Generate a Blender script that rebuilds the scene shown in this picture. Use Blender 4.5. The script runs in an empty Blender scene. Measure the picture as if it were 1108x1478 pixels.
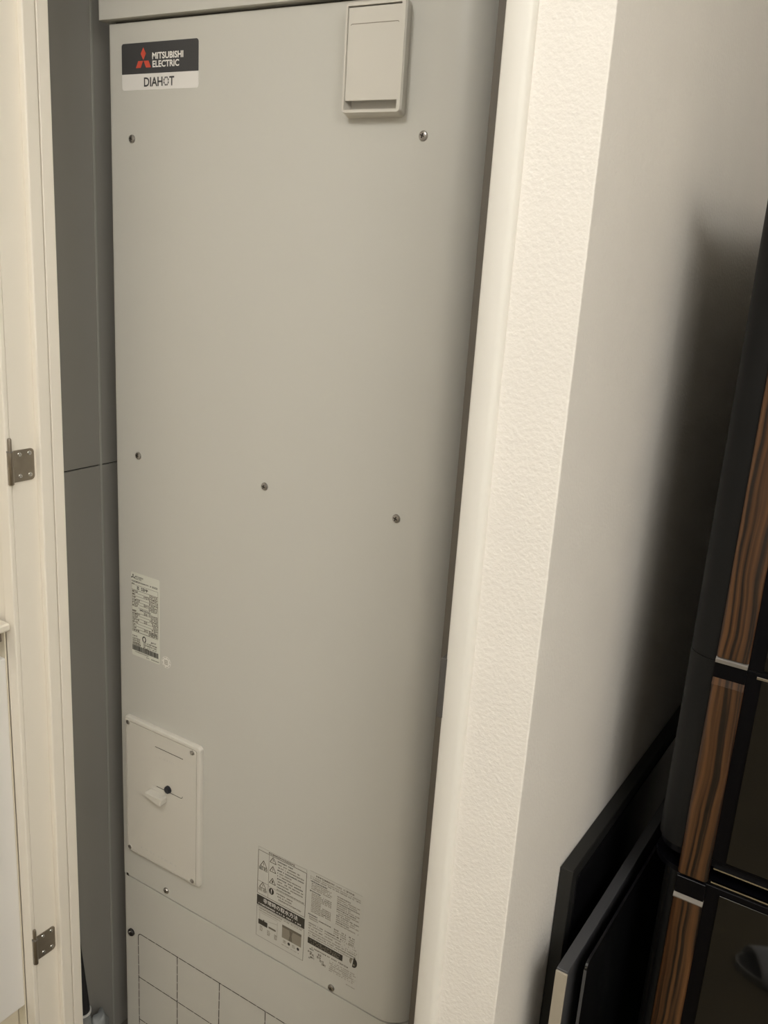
import bpy, bmesh, math, random
from mathutils import Vector, Matrix

# ------------------------------------------------------------------ camera, world, exposure
S = bpy.context.scene
COL = S.collection
CAM_H = 1.58
YAW, PITCH, ROLL = map(math.radians, (31.74, 16.14, 3.80))
FPX = 1318.0
_f = Vector((-math.sin(YAW)*math.cos(PITCH), math.cos(YAW)*math.cos(PITCH), -math.sin(PITCH)))
_r = Vector((math.cos(YAW), math.sin(YAW), 0)); _u = _r.cross(_f)
_r, _u = math.cos(ROLL)*_r + math.sin(ROLL)*_u, -math.sin(ROLL)*_r + math.cos(ROLL)*_u
CAM = Vector((0, -1.0, CAM_H))
cd = bpy.data.cameras.new('camera'); cam = bpy.data.objects.new('camera', cd); COL.objects.link(cam)
cam.matrix_world = Matrix(((_r.x, _u.x, -_f.x, CAM.x), (_r.y, _u.y, -_f.y, CAM.y), (_r.z, _u.z, -_f.z, CAM.z), (0, 0, 0, 1)))
cd.sensor_fit = 'VERTICAL'; cd.sensor_height = 36.0; cd.lens = FPX/1478*36.0
cd.clip_start = 0.02
S.camera = cam

LAMPS = (((-0.50, -1.12, 2.40), 26.5, 1.0), ((0.93, -1.34, 2.40), 12.2, 3.0))   # hall lamp, kitchen lamp: place, glow, size
LAMP_TINT = (1.0, 0.98, 0.935)
w = bpy.data.worlds.new('world'); S.world = w; w.use_nodes = True
w.node_tree.nodes['Background'].inputs[0].default_value = (1.0, 0.93, 0.82, 1)
w.node_tree.nodes['Background'].inputs[1].default_value = 0.02
S.view_settings.view_transform = 'Standard'
S.view_settings.look = 'None'
S.view_settings.gamma = 1.0
S.view_settings.use_curve_mapping = False
S.view_settings.exposure = 0.0

DZ = CAM_H - 1.5          # heights below were measured for a 1.50 m eye level
rnd = random.Random(7)

# ------------------------------------------------------------------ materials
def mat(name, col, rough=0.5, metal=0.0, spec=0.5, coat=0.0, emit=None, estr=0.0, var=0.0, vscale=8.0, bump=0.0, bscale=400.0, trans=0.0, alpha=1.0, bdist=0.001, bdetail=3.0):
    m = bpy.data.materials.new(name); m.use_nodes = True
    nt = m.node_tree; b = nt.nodes['Principled BSDF']
    b.inputs['Base Color'].default_value = (*col, 1)
    b.inputs['Roughness'].default_value = rough
    b.inputs['Metallic'].default_value = metal
    b.inputs['Specular IOR Level'].default_value = spec
    b.inputs['Coat Weight'].default_value = coat
    b.inputs['Coat Roughness'].default_value = 0.04
    b.inputs['Transmission Weight'].default_value = trans
    b.inputs['Alpha'].default_value = alpha
    if emit:
        b.inputs['Emission Color'].default_value = (*emit, 1); b.inputs['Emission Strength'].default_value = estr
    tc = nt.nodes.new('ShaderNodeTexCoord')
    if var > 0:
        n = nt.nodes.new('ShaderNodeTexNoise'); n.inputs['Scale'].default_value = vscale; n.inputs['Detail'].default_value = 4
        nt.links.new(tc.outputs['Object'], n.inputs['Vector'])
        r = nt.nodes.new('ShaderNodeValToRGB')
        r.color_ramp.elements[0].position = 0.3; r.color_ramp.elements[1].position = 0.7
        r.color_ramp.elements[0].color = (*[c*(1-var) for c in col], 1)
        r.color_ramp.elements[1].color = (*[min(1, c*(1+var)) for c in col], 1)
        nt.links.new(n.outputs['Fac'], r.inputs['Fac']); nt.links.new(r.outputs['Color'], b.inputs['Base Color'])
    if bump > 0:
        n2 = nt.nodes.new('ShaderNodeTexNoise'); n2.inputs['Scale'].default_value = bscale; n2.inputs['Detail'].default_value = bdetail
        nt.links.new(tc.outputs['Object'], n2.inputs['Vector'])
        bp = nt.nodes.new('ShaderNodeBump'); bp.inputs['Strength'].default_value = bump; bp.inputs['Distance'].default_value = bdist
        nt.links.new(n2.outputs['Fac'], bp.inputs['Height']); nt.links.new(bp.outputs['Normal'], b.inputs['Normal'])
    return m

def wood_mat(name):
    m = bpy.data.materials.new(name); m.use_nodes = True
    nt = m.node_tree; b = nt.nodes['Principled BSDF']
    tc = nt.nodes.new('ShaderNodeTexCoord')
    # slow sideways wander, then stripes of uneven width running along the height
    mp3 = nt.nodes.new('ShaderNodeMapping'); mp3.inputs['Scale'].default_value = (14, 6, 7.5)
    nt.links.new(tc.outputs['Object'], mp3.inputs['Vector'])
    n3 = nt.nodes.new('ShaderNodeTexNoise'); n3.inputs['Scale'].default_value = 1.0; n3.inputs['Detail'].default_value = 2
    nt.links.new(mp3.outputs['Vector'], n3.inputs['Vector'])
    sx = nt.nodes.new('ShaderNodeSeparateXYZ'); nt.links.new(tc.outputs['Object'], sx.inputs[0])
    ma = nt.nodes.new('ShaderNodeMath'); ma.operation = 'MULTIPLY_ADD'; ma.inputs[1].default_value = 0.016
    nt.links.new(n3.outputs['Fac'], ma.inputs[0]); nt.links.new(sx.outputs['X'], ma.inputs[2])
    cb_ = nt.nodes.new('ShaderNodeCombineXYZ'); nt.links.new(ma.outputs[0], cb_.inputs[0]); nt.links.new(sx.outputs['Z'], cb_.inputs[2])
    mp = nt.nodes.new('ShaderNodeMapping'); mp.inputs['Scale'].default_value = (150, 1, 1.6)
    nt.links.new(cb_.outputs[0], mp.inputs['Vector'])
    n = nt.nodes.new('ShaderNodeTexNoise'); n.inputs['Scale'].default_value = 1.0; n.inputs['Detail'].default_value = 2.5; n.inputs['Roughness'].default_value = 0.55
    nt.links.new(mp.outputs['Vector'], n.inputs['Vector'])
    r = nt.nodes.new('ShaderNodeValToRGB'); e = r.color_ramp.elements
    e[0].position = 0.40; e[0].color = (0.006, 0.0028, 0.0014, 1)
    e[1].position = 0.64; e[1].color = (0.098, 0.043, 0.0145, 1)
    k = e.new(0.47); k.color = (0.042, 0.017, 0.006, 1)
    nt.links.new(n.outputs['Fac'], r.inputs['Fac']); nt.links.new(r.outputs['Color'], b.inputs['Base Color'])
    b.inputs['Roughness'].default_value = 0.35
    return m

def floor_mat(name):
    m = mat(name, (0.22, 0.175, 0.095), 0.45, var=0.12, vscale=5)
    nt = m.node_tree
    return m

M = {}
M['heater'] = mat('heater_paint', (0.600, 0.588, 0.540), 0.42, spec=0.45, bump=0.03, bscale=900, bdist=0.0003)
M['heater_plastic'] = mat('heater_plastic', (0.665, 0.637, 0.575), 0.38)
M['heater_dark'] = mat('heater_core', (0.10, 0.09, 0.075), 0.7)
M['slot'] = mat('slot_dark', (0.035, 0.028, 0.02), 0.8)
M['screw'] = mat('screw_metal', (0.42, 0.40, 0.38), 0.28, metal=1.0)
M['knob'] = mat('knob_black', (0.012, 0.014, 0.022), 0.35)
M['plug'] = mat('plug_black', (0.012, 0.010, 0.010), 0.4)
M['lab_dark'] = mat('label_charcoal', (0.052, 0.052, 0.055), 0.45)
M['lab_silver'] = mat('label_silver', (0.80, 0.78, 0.75), 0.4)
M['lab_text'] = mat('label_text_light', (0.85, 0.83, 0.79), 0.5)
M['red'] = mat('emblem_red', (0.62, 0.085, 0.05), 0.45)
M['paper'] = mat('rating_paper', (0.72, 0.72, 0.64), 0.5)
M['ink'] = mat('ink_dark', (0.045, 0.040, 0.032), 0.6)
M['ink_mid'] = mat('ink_mid', (0.15, 0.13, 0.10), 0.6)
M['ink_lt'] = mat('ink_light', (0.28, 0.25, 0.20), 0.6)
M['sticker'] = mat('sticker_white', (0.80, 0.78, 0.73), 0.5)
M['cream'] = mat('cream_paint', (0.94, 0.885, 0.785), 0.42, var=0.015, vscale=3)
M['casing'] = mat('casing_white', (0.79, 0.765, 0.71), 0.42, var=0.015, vscale=3)
M['wallpaper'] = mat('embossed_wallpaper', (0.84, 0.805, 0.75), 0.75, bump=0.55, bscale=260, bdist=0.0016, bdetail=2.5, var=0.012, vscale=14)
M['ceil'] = mat('ceiling_paper', (0.80, 0.77, 0.70), 0.8)
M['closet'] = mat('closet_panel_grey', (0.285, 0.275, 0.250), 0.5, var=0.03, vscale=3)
M['bead'] = mat('joint_bead', (0.36, 0.355, 0.32), 0.45)
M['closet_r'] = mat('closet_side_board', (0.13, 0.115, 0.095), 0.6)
M['hinge'] = mat('hinge_steel', (0.36, 0.32, 0.27), 0.33, metal=1.0, var=0.06, vscale=60)
M['strike'] = mat('strike_steel', (0.10, 0.095, 0.09), 0.5, metal=0.3)
M['chrome'] = mat('chrome', (0.60, 0.59, 0.58), 0.12, metal=1.0)
M['silver'] = mat('silver_trim', (0.30, 0.285, 0.27), 0.3, metal=0.7)
M['fr_body'] = mat('fridge_charcoal', (0.0055, 0.0055, 0.0055), 0.5, spec=0.22, bump=0.05, bscale=700, bdist=0.0003)
M['fr_black'] = mat('fridge_black', (0.002, 0.002, 0.003), 0.3, spec=0.12)
M['fr_glass'] = mat('fridge_black_glass', (0.004, 0.004, 0.004), 0.03, spec=0.52)
M['zebra'] = wood_mat('zebra_wood_grain')
M['blk_gloss'] = mat('black_gloss_board', (0.008, 0.008, 0.009), 0.16)
M['blk_edge'] = mat('black_matte_edge', (0.014, 0.014, 0.013), 0.5)
M['blk_grey'] = mat('charcoal_board', (0.060, 0.060, 0.064), 0.5)
M['alu'] = mat('pale_metal_edge', (0.36, 0.32, 0.255), 0.45)
M['counter'] = mat('counter_white', (0.86, 0.81, 0.71), 0.3)
M['cab_white'] = mat('cabinet_white', (0.90, 0.88, 0.85), 0.3)
M['cab_cream'] = mat('cabinet_edge_cream', (0.80, 0.74, 0.60), 0.4)
M['rail'] = mat('rail_brown_grey', (0.26, 0.22, 0.18), 0.4, metal=0.4)
M['kick'] = mat('kick_board', (0.42, 0.36, 0.27), 0.6)
M['floor'] = floor_mat('floor_vinyl')
M['brush_dark'] = mat('brush_handle_dark', (0.010, 0.010, 0.012), 0.5)
M['brush_ring'] = mat('brush_ring_white', (0.72, 0.72, 0.70), 0.35)
M['clear'] = mat('clear_plastic', (0.55, 0.58, 0.58), 0.2, trans=0.6, alpha=1.0)
M['bag'] = mat('thin_white_plastic', (0.40, 0.42, 0.42), 0.4, trans=0.4)
M['slip'] = mat('slipper_grey_fabric', (0.82, 0.82, 0.84), 0.9, bump=0.4, bscale=900, var=0.08, vscale=60)
M['slip_in'] = mat('slipper_insole', (0.09, 0.085, 0.08), 0.95)
M['slip_sole'] = mat('slipper_sole', (0.50, 0.48, 0.44), 0.8)
M['lamp_base'] = mat('lamp_base_white', (0.8, 0.8, 0.78), 0.4)

# ------------------------------------------------------------------ helpers
def empty(name, loc, label=None, cat=None, kind=None, group=None):
    o = bpy.data.objects.new(name, None); COL.objects.link(o); o.location = loc; o.empty_display_size = 0.05
    tag(o, label, cat, kind, group); return o
def tag(o, label=None, cat=None, kind=None, group=None):
    if label: o['label'] = label
    if cat: o['category'] = cat
    if kind: o['kind'] = kind
    if group: o['group'] = group
def root_loc(p):
    v = Vector((0, 0, 0))
    while p is not None:
        if p.type == 'EMPTY': return Vector(p.location)
        p = p.parent
    return v
def mk(name, bm, m, parent=None, smooth=False, angle=35, label=None, cat=None, kind=None):
    me = bpy.data.meshes.new(name)
    bmesh.ops.recalc_face_normals(bm, faces=bm.faces[:])
    bm.to_mesh(me); bm.free()
    mats = m if isinstance(m, (list, tuple)) else [m]
    for x in mats: me.materials.append(x)
    if smooth:
        for p in me.polygons: p.use_smooth = True
        me.set_sharp_from_angle(angle=math.radians(angle))
    o = bpy.data.objects.new(name, me); COL.objects.link(o)
    put(o, parent); tag(o, label, cat, kind)
    return o
def put(o, parent):
    if parent is not None:
        o.parent = parent
        if parent.type == 'EMPTY': o.matrix_parent_inverse = Matrix.Translation(-Vector(parent.location))
def nb(): return bmesh.new()
def box(bm, x0, x1, y0, y1, z0, z1, r=0.0, seg=2):
    ret = bmesh.ops.create_cube(bm, size=1.0)
    for v in ret['verts']:
        v.co = Vector(((x0+x1)/2 + v.co.x*(x1-x0), (y0+y1)/2 + v.co.y*(y1-y0), (z0+z1)/2 + v.co.z*(z1-z0)))
    if r > 0:
        es = set()
        for v in ret['verts']: es.update(v.link_edges)
        bmesh.ops.bevel(bm, geom=list(es), offset=r, segments=seg, profile=0.5, affect='EDGES')
    return bm
def prism(bm, pts, axis, a, b):
    """extrude a 2-D outline: axis 'z' -> pts are (x,y); axis 'y' -> (x,z); axis 'x' -> (y,z)"""
    def P(p, t):
        return (p[0], p[1], t) if axis == 'z' else (p[0], t, p[1]) if axis == 'y' else (t, p[0], p[1])
    va = [bm.verts.new(P(p, a)) for p in pts]; vb = [bm.verts.new(P(p, b)) for p in pts]
    bm.faces.new(va); bm.faces.new(vb)
    n = len(pts)
    for i in range(n): bm.faces.new((va[i], va[(i+1) % n], vb[(i+1) % n], vb[i]))
    return bm
def rrect(x0, x1, z0, z1, r, seg=6):
    rs = r if isinstance(r, (list, tuple)) else (r,)*4      # corner radii: x0z0, x1z0, x1z1, x0z1
    out = []
    for (cx, cz, a0, q) in ((x0, z0, 180, rs[0]), (x1, z0, 270, rs[1]), (x1, z1, 0, rs[2]), (x0, z1, 90, rs[3])):
        if q <= 0: out.append((cx, cz)); continue
        ox = cx + (q if cx == x0 else -q); oz = cz + (q if cz == z0 else -q)
        for i in range(seg+1):
            a = math.radians(a0 + 90*i/seg); out.append((ox + q*math.cos(a), oz + q*math.sin(a)))
    return out
def ring(bm, outer, inner, y0, y1):
    """frame between two outlines of equal length in the XZ plane"""
    n = len(outer); L = []
    for pts, y in ((outer, y0), (outer, y1), (inner, y1), (inner, y0)):
        L.append([bm.verts.new((p[0], y, p[1])) for p in pts])
    for k in range(4):
        A, B = L[k], L[(k+1) % 4]
        for i in range(n): bm.faces.new((A[i], A[(i+1) % n], B[(i+1) % n], B[i]))
    return bm
def tube(bm, p0, p1, r0, r1=None, n=16, cap=True):
    p0, p1 = Vector(p0), Vector(p1); r1 = r0 if r1 is None else r1
    d = (p1-p0).normalized(); a = d.orthogonal().normalized(); b = d.cross(a)
    A = [bm.verts.new(p0 + r0*(math.cos(t)*a + math.sin(t)*b)) for t in [2*math.pi*i/n for i in range(n)]]
    B = [bm.verts.new(p1 + r1*(math.cos(t)*a + math.sin(t)*b)) for t in [2*math.pi*i/n for i in range(n)]]
    for i in range(n): bm.faces.new((A[i], A[(i+1) % n], B[(i+1) % n], B[i]))
    if cap: bm.faces.new(A); bm.faces.new(B)
    return bm
def lathe(bm, prof, c, n=24, axis='z'):
    """prof: (radius, height) pairs"""
    rows = []
    for r, h in prof:
        row = []
        for i in range(n):
            t = 2*math.pi*i/n
            q = (r*math.cos(t), r*math.sin(t), h) if axis == 'z' else (r*math.cos(t), -h, r*math.sin(t))
            row.append(bm.verts.new(Vector(c) + Vector(q)))
        rows.append(row)
    for A, B in zip(rows, rows[1:]):
        for i in range(n): bm.faces.new((A[i], A[(i+1) % n], B[(i+1) % n], B[i]))
    bm.faces.new(rows[0]); bm.faces.new(rows[-1])
    return bm
def quad(bm, x0, x1, z0, z1, y):
    v = [bm.verts.new(p) for p in ((x0, y, z0), (x1, y, z0), (x1, y, z1), (x0, y, z1))]
    bm.faces.new(v); return bm
def poly(bm, pts, y):
    bm.faces.new([bm.verts.new((p[0], y, p[1])) for p in pts]); return bm
def strip(bm, p, q, wd, y):
    a = Vector(p); b = Vector(q); d = (b-a).normalized(); n = Vector((-d.y, d.x))*wd/2
    poly(bm, [a+n, b+n, b-n, a-n], y)
def text_into(bm, body, x0, x1, z0, z1, y, bold=0.0):
    cu = bpy.data.curves.new('lettering', 'FONT'); cu.body = body; cu.size = 1.0; cu.offset = bold; cu.resolution_u = 3
    o = bpy.data.objects.new('lettering', cu); COL.objects.link(o)
    dg = bpy.context.evaluated_depsgraph_get(); me = bpy.data.meshes.new_from_object(o.evaluated_get(dg))
    bpy.data.objects.remove(o); bpy.data.curves.remove(cu)
    vs = [v.co for v in me.vertices]
    if vs:
        ax, bx = min(v.x for v in vs), max(v.x for v in vs); ay, by = min(v.y for v in vs), max(v.y for v in vs)
        vv = [bm.verts.new((x0 + (v.x-ax)/(bx-ax)*(x1-x0), y, z0 + (v.y-ay)/(by-ay)*(z1-z0))) for v in vs]
        for p in me.polygons:
            try: bm.faces.new([vv[i] for i in p.vertices])
            except ValueError: pass
    bpy.data.meshes.remove(me)
def greek(bm, x0, x1, zc, h, y, fill=0.8):
    """a line of print too small to read: broken little strokes"""
    x = x0
    while x < x1 - h*0.2:
        wd = h*rnd.uniform(0.35, 0.95)
        if rnd.random() < fill:
            k = rnd.random()
            if k < 0.5: quad(bm, x, min(x+wd, x1), zc-h/2, zc-h*0.12, y); quad(bm, x, min(x+wd*0.9, x1), zc+h*0.1, zc+h/2, y)
            elif k < 0.8: quad(bm, x, min(x+wd*0.35, x1), zc-h/2, zc+h/2, y); quad(bm, x+wd*0.35, min(x+wd, x1), zc-h*0.05, zc+h*0.3, y)
            else: quad(bm, x, min(x+wd, x1), zc-h*0.4, zc+h*0.4, y)
        x += wd + h*0.16

# ------------------------------------------------------------------ setting
CEIL = 2.40
XL, XS = -1.150, -1.138          # left jamb face, left stop face
XJ, XC, XW = -0.405, -0.3775, -0.3066   # right jamb edge, casing outer edge, wall corner
YW, YCAS = -0.190, -0.200        # wall front plane, casing front
YB = 0.72                        # rear wall
RX0, RX1, RY0 = -1.80, 1.60, -2.90

def structure(name, bm, m, **k): return mk(name, bm, m, kind='structure', **k)
structure('floor', box(nb(), RX0-0.1, RX1+0.1, RY0-0.1, YB+0.1, -0.08, 0.0), M['floor'])
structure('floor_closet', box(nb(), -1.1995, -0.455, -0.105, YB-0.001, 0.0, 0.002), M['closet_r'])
structure('ceiling', box(nb(), RX0-0.1, RX1+0.1, RY0-0.1, YB+0.1, CEIL, CEIL+0.08), M['ceil'])
structure('wall_rear', box(nb(), RX0-0.1, RX1+0.1, YB, YB+0.1, 0, CEIL), M['wallpaper'])
structure('wall_front', box(nb(), RX0-0.1, RX1+0.1, RY0-0.1, RY0, 0, CEIL), M['wallpaper'])
structure('wall_left', box(nb(), RX0-0.1, RX0, RY0, YB, 0, CEIL), M['wallpaper'])
structure('wall_right', box(nb(), RX1, RX1+0.1, RY0, YB, 0, CEIL), M['wallpaper'])
# partition between the closet and the refrigerator niche; its end carries the door casing
structure('wall_partition', box(nb(), XC-0.004, XW, YW, YB, 0, CEIL, r=0.0015, seg=2), M['wallpaper'])
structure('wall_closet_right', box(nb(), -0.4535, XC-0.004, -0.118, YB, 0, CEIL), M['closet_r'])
# wall beside and above the closet opening
structure('wall_closet_front', box(nb(), RX0, -1.1745, YW+0.002, YW+0.09, 0, CEIL), M['cream'])
structure('wall_header', box(nb(), -1.1745, XC-0.004, YW+0.002, YW+0.072, 2.09, CEIL), M['wallpaper'])
# closet side wall clad with grey boards
wl = structure('wall_closet_left', box(nb(), -1.26, -1.2045, -0.100, YB, 0, CEIL), M['slot'])
zj = 1.116 + DZ; yj = 0.021
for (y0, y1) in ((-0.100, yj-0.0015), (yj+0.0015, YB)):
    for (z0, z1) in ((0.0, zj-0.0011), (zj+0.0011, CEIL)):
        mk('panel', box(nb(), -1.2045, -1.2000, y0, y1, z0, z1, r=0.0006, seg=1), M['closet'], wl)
mk('joint_strip', box(nb(), -1.2045, -1.1990, yj-0.0015, yj+0.0015, 0, CEIL), M['bead'], wl)

# door frame of the closet
df = empty('door_1', (-0.78, -0.15, 0), 'cream painted door frame of the heater closet, door taken off its hinges', None, 'structure')
mk('jamb', box(nb(), -1.1745, XL, -0.187, -0.100, 0, 2.06), M['cream'], df)
mk('casing', box(nb(), -1.173, XL+0.0005, -0.1955, -0.187, 0, 2.08, r=0.002), M['cream'], df)
mk('door_stop', box(nb(), XL, XS, -0.1450, -0.1235, 0, 2.06, r=0.0025, seg=3), M['cream'], df)
mk('door_stop', box(nb(), XL, XS-0.0004, -0.1222, -0.1030, 0, 2.06, r=0.0012, seg=2), M['cream'], df)
mk('jamb', box(nb(), XJ, XC-0.004, -0.188, -0.118, 0, 2.06), M['casing'], df)
bm = nb(); prism(bm, [(XJ, -0.188), (XJ, YCAS+0.002), (XJ+0.002, YCAS), (XC-0.007, YCAS), (XC-0.003, YCAS+0.0012), (XC-0.0008, YCAS+0.004), (XC, YCAS+0.008), (XC, YW), (XC-0.004, -0.188)], 'z', 0, 2.08)
mk('casing', bm, M['casing'], df, smooth=True, angle=50)
mk('head_jamb', box(nb(), XL, XJ, -0.188, -0.118, 2.06, 2.09), M['casing'], df)
bm = nb(); box(bm, XJ-0.0062, XJ+0.001, -0.1998, -0.165, 1.0125+DZ, 1.083+DZ, r=0.001, seg=2)
mk('strike_plate', bm, M['strike'], df, label='grey steel strike plate on the jamb edge')

# hinge halves left on the jamb: leaf, barrel with pin, four screws
def pan_head(r, h):
    b = nb(); lathe(b, [(r, 0), (r, h*0.3), (r*0.86, h*0.72), (r*0.5, h*0.96), (r*0.12, h)], (0, 0, 0), 20, 'y'); return b
def hinge(zc):
    ya, yb = -0.1900, -0.1485
    h = 0.0245
    pts = rrect(ya+0.002, yb, zc-h, zc+h-0.001, (0, 0.006, 0.006, 0), 5)
    b = nb(); prism(b, pts, 'x', XL, XL+0.0016)
    lf = mk('hinge', b, M['hinge'], df, label='steel lift-off hinge leaf with bare pin')
    b = nb(); c = (XL+0.0042, ya-0.0012, zc-h-0.0015)
    lathe(b, [(0.0040, 0), (0.0044, 0.0006), (0.0044, 2*h-0.0005), (0.0040, 2*h)], c, 20); mk('barrel', b, M['hinge'], lf, smooth=True)
    b = nb(); c2 = (c[0], c[1], c[2]+2*h)
    lathe(b, [(0.0048, 0), (0.0048, 0.0014)], c2, 20); mk('washer', b, M['silver'], lf, smooth=True)
    b = nb(); lathe(b, [(0.0031, 0.0014), (0.0031, 0.0185), (0.0024, 0.0205), (0.0008, 0.0210)], c2, 16); mk('pin', b, M['hinge'], lf, smooth=True)
    for (yy, zz) in ((-0.173, zc+0.0165), (-0.156, zc+0.0165), (-0.173, zc-0.0165), (-0.156, zc-0.0165)):
        b = nb()
        lathe(b, [(0.0036, 0.0), (0.0030, 0.0007), (0.0008, 0.0012)], (0, 0, 0), 14, 'y')
        bmesh.ops.rotate(b, verts=b.verts[:], cent=(0, 0, 0), matrix=Matrix.Rotation(math.radians(90), 3, 'Z'))
        bmesh.ops.translate(b, verts=b.verts[:], vec=(XL+0.0016, yy, zz))
        for t in (0, 1):
            q = (0.0024, 0.0005) if t else (0.0005, 0.0024)
            box(b, XL+0.0024, XL+0.00285, yy-q[0], yy+q[0], zz-q[1], zz+q[1])
        mk('screw', b, [M['chrome']], lf, smooth=True)
hinge(1.156 + DZ)
hinge(0.299 + DZ)

# ------------------------------------------------------------------ water heater
HX0, HX1 = -1.140, -0.5225
ht = empty('water_heater', ((HX0+HX1)/2, 0.33, 0.0), 'tall beige metal water heater tank standing in the closet', 'water heater')
def plan(x0, x1, y0, y1, rl, rr):
    return rrect(x0, x1, y0, y1, (rl, rr, 0.02, 0.02), 8)
ZS = 0.344 + DZ
ZT = 1.7845 + DZ
mk('core', prism(nb(), plan(HX0+0.006, HX1-0.006, 0.008, 0.652, 0.004, 0.041), 'z', 0.06, ZT+0.02), M['heater_dark'], ht)
mk('front_panel', prism(nb(), plan(HX0, HX1, 0.0, 0.66, 0.006, 0.046), 'z', ZS+0.0019, ZT-0.0030), M['heater'], ht, smooth=True)
lc = mk('lower_cover', prism(nb(), plan(HX0+0.0005, HX1, 0.0006, 0.66, 0.006, 0.046), 'z', 0.055, ZS-0.0016), M['heater'], ht, smooth=True, label='lower metal cover with perforated knock-out grid')
bm = nb(); prism(bm, plan(HX0-0.009, HX1+0.009, -0.011, 0.668, 0.006, 0.049), 'z', ZT+0.0010, ZT+0.085)
mk('top_cap', bm, M['heater'], ht, smooth=True, label='top cap overhanging the front panel')
for (x, y) in ((-1.08, 0.07), (-0.58, 0.07), (-1.08, 0.6), (-0.58, 0.6)):
    bm = nb(); tube(bm, (x, y, 0.002), (x, y, 0.012), 0.04, n=20); tube(bm, (x, y, 0.012), (x, y, 0.06), 0.018, n=16)
    mk('leg', bm, M['screw'], ht)
# notch at the left end of the seam
mk('seam_notch', box(nb(), HX0+0.0095, HX0+0.0145, -0.0002, 0.004, ZS-0.0005, ZS+0.0050), M['slot'], ht)
# panel screws
def cross_screw(x, z, r, y=0.0, mtl=None):
    bm = pan_head(r, r*0.55)
    o = mk('screw', bm, mtl or M['screw'], ht, smooth=True)
    o.location = (x, y, z); 
    bm = nb()
    for t in (0.35, 0.35+math.pi/2):
        b2 = bmesh.new(); box(b2, -r*0.5, r*0.5, -r*0.62, -r*0.45, -r*0.10, r*0.10)
        bmesh.ops.rotate(b2, verts=b2.verts[:], cent=(0, 0, 0), matrix=Matrix.Rotation(t, 3, 'Y'))
        me = bpy.data.meshes.new('t'); b2.to_mesh(me); b2.free(); bm.from_mesh(me); bpy.data.meshes.remove(me)
    s = mk('cross_slot', bm, M['slot'], o)
    return o
SC = [(-1.0918, 1.628), (-0.5984, 1.6295), (-1.0862, 1.155), (-0.8251, 1.155), (-0.5985, 1.155), (-1.0273, 0.3585), (-0.6582, 0.3535)]
first = cross_screw(SC[0][0], SC[0][1]+DZ, 0.0060)
def copy_screw(src, x, y, z):
    o = src.copy(); COL.objects.link(o); o.location = (x, y, z)
    for ch in src.children:
        c = ch.copy(); COL.objects.link(c); c.parent = o
    return o
for (x, z) in SC[1:]: copy_screw(first, x, 0.0, z+DZ)
bm = nb(); lathe(bm, [(0.0075, 0), (0.0075, 0.003), (0.006, 0.005), (0.001, 0.0056)], (-1.1196, 0.0006, 0.220+DZ), 24, 'y')
pl = mk('hole_plug', bm, M['plug'], ht, smooth=True, label='round black plug')
bm = nb(); strip(bm, (-1.1215, 0.2225+DZ), (-1.1165, 0.2265+DZ), 0.0012, -0.0055); mk('plug_slot', bm, M['lab_silver'], pl)

# brand plate
def band(x0, x1, z0, z1, y0, y1, r):
    return prism(nb(), rrect(x0, x1, z0, z1, r, 5), 'y', y0, y1)
bp = mk('brand_plate', band(-1.1110, -0.9612, 1.6930+DZ, 1.7545+DZ, -0.0004, 0.0002, 0.004), M['lab_silver'], ht, label='rounded brand sticker, charcoal above silver')
mk('charcoal_field', prism(nb(), rrect(-1.1110, -0.9612, 1.7143+DZ, 1.7545+DZ, (0, 0, 0.004, 0.004), 5), 'y', -0.0006, -0.0003), M['lab_dark'], bp)
bm = nb(); y = -0.0008; cx = -1.0669; zm = 1.7313+DZ
poly(bm, [(cx, 1.7482+DZ), (cx+0.0053, 1.7402+DZ), (cx, zm+0.0006), (cx-0.0053, 1.7402+DZ)], y)
poly(bm, [(cx-0.0006, zm-0.0004), (cx-0.0103, zm-0.0004), (cx-0.0150, 1.7220+DZ), (cx-0.0052, 1.7220+DZ)], y)
poly(bm, [(cx+0.0006, zm-0.0004), (cx+0.0103, zm-0.0004), (cx+0.0150, 1.7220+DZ), (cx+0.0052, 1.7220+DZ)], y)
mk('emblem', bm, M['red'], bp, label='three red diamonds emblem')
bm = nb()
text_into(bm, 'MITSUBISHI', -1.0492, -0.9893, 1.7322+DZ, 1.7409+DZ, y, 0.03)
text_into(bm, 'ELECTRIC', -1.0488, -0.9972, 1.7216+DZ, 1.7304+DZ, y, 0.03)
mk('lettering', bm, M['lab_text'], bp)
bm = nb(); z0, z1 = 1.6972+DZ, 1.7093+DZ
text_into(bm, 'DIAH', -1.0660, -1.0292, z0, z1, y, 0.018)
text_into(bm, 'T', -1.0160, -1.0066, z0, z1, y, 0.018)
cxo, czo = -1.0222, (z0+z1)/2
for k in range(8):
    t = 2*math.pi*(k+0.5)/8
    def pp(a, r): return (cxo + r*0.86*math.cos(a), czo + r*math.sin(a))
    d = 0.30
    poly(bm, [pp(t-d, 0.0040), pp(t, 0.0043), pp(t+d, 0.0040), pp(t+d, 0.0058), pp(t, 0.0064), pp(t-d, 0.0058)], y)
mk('lettering', bm, M['lab_dark'], bp)

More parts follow.
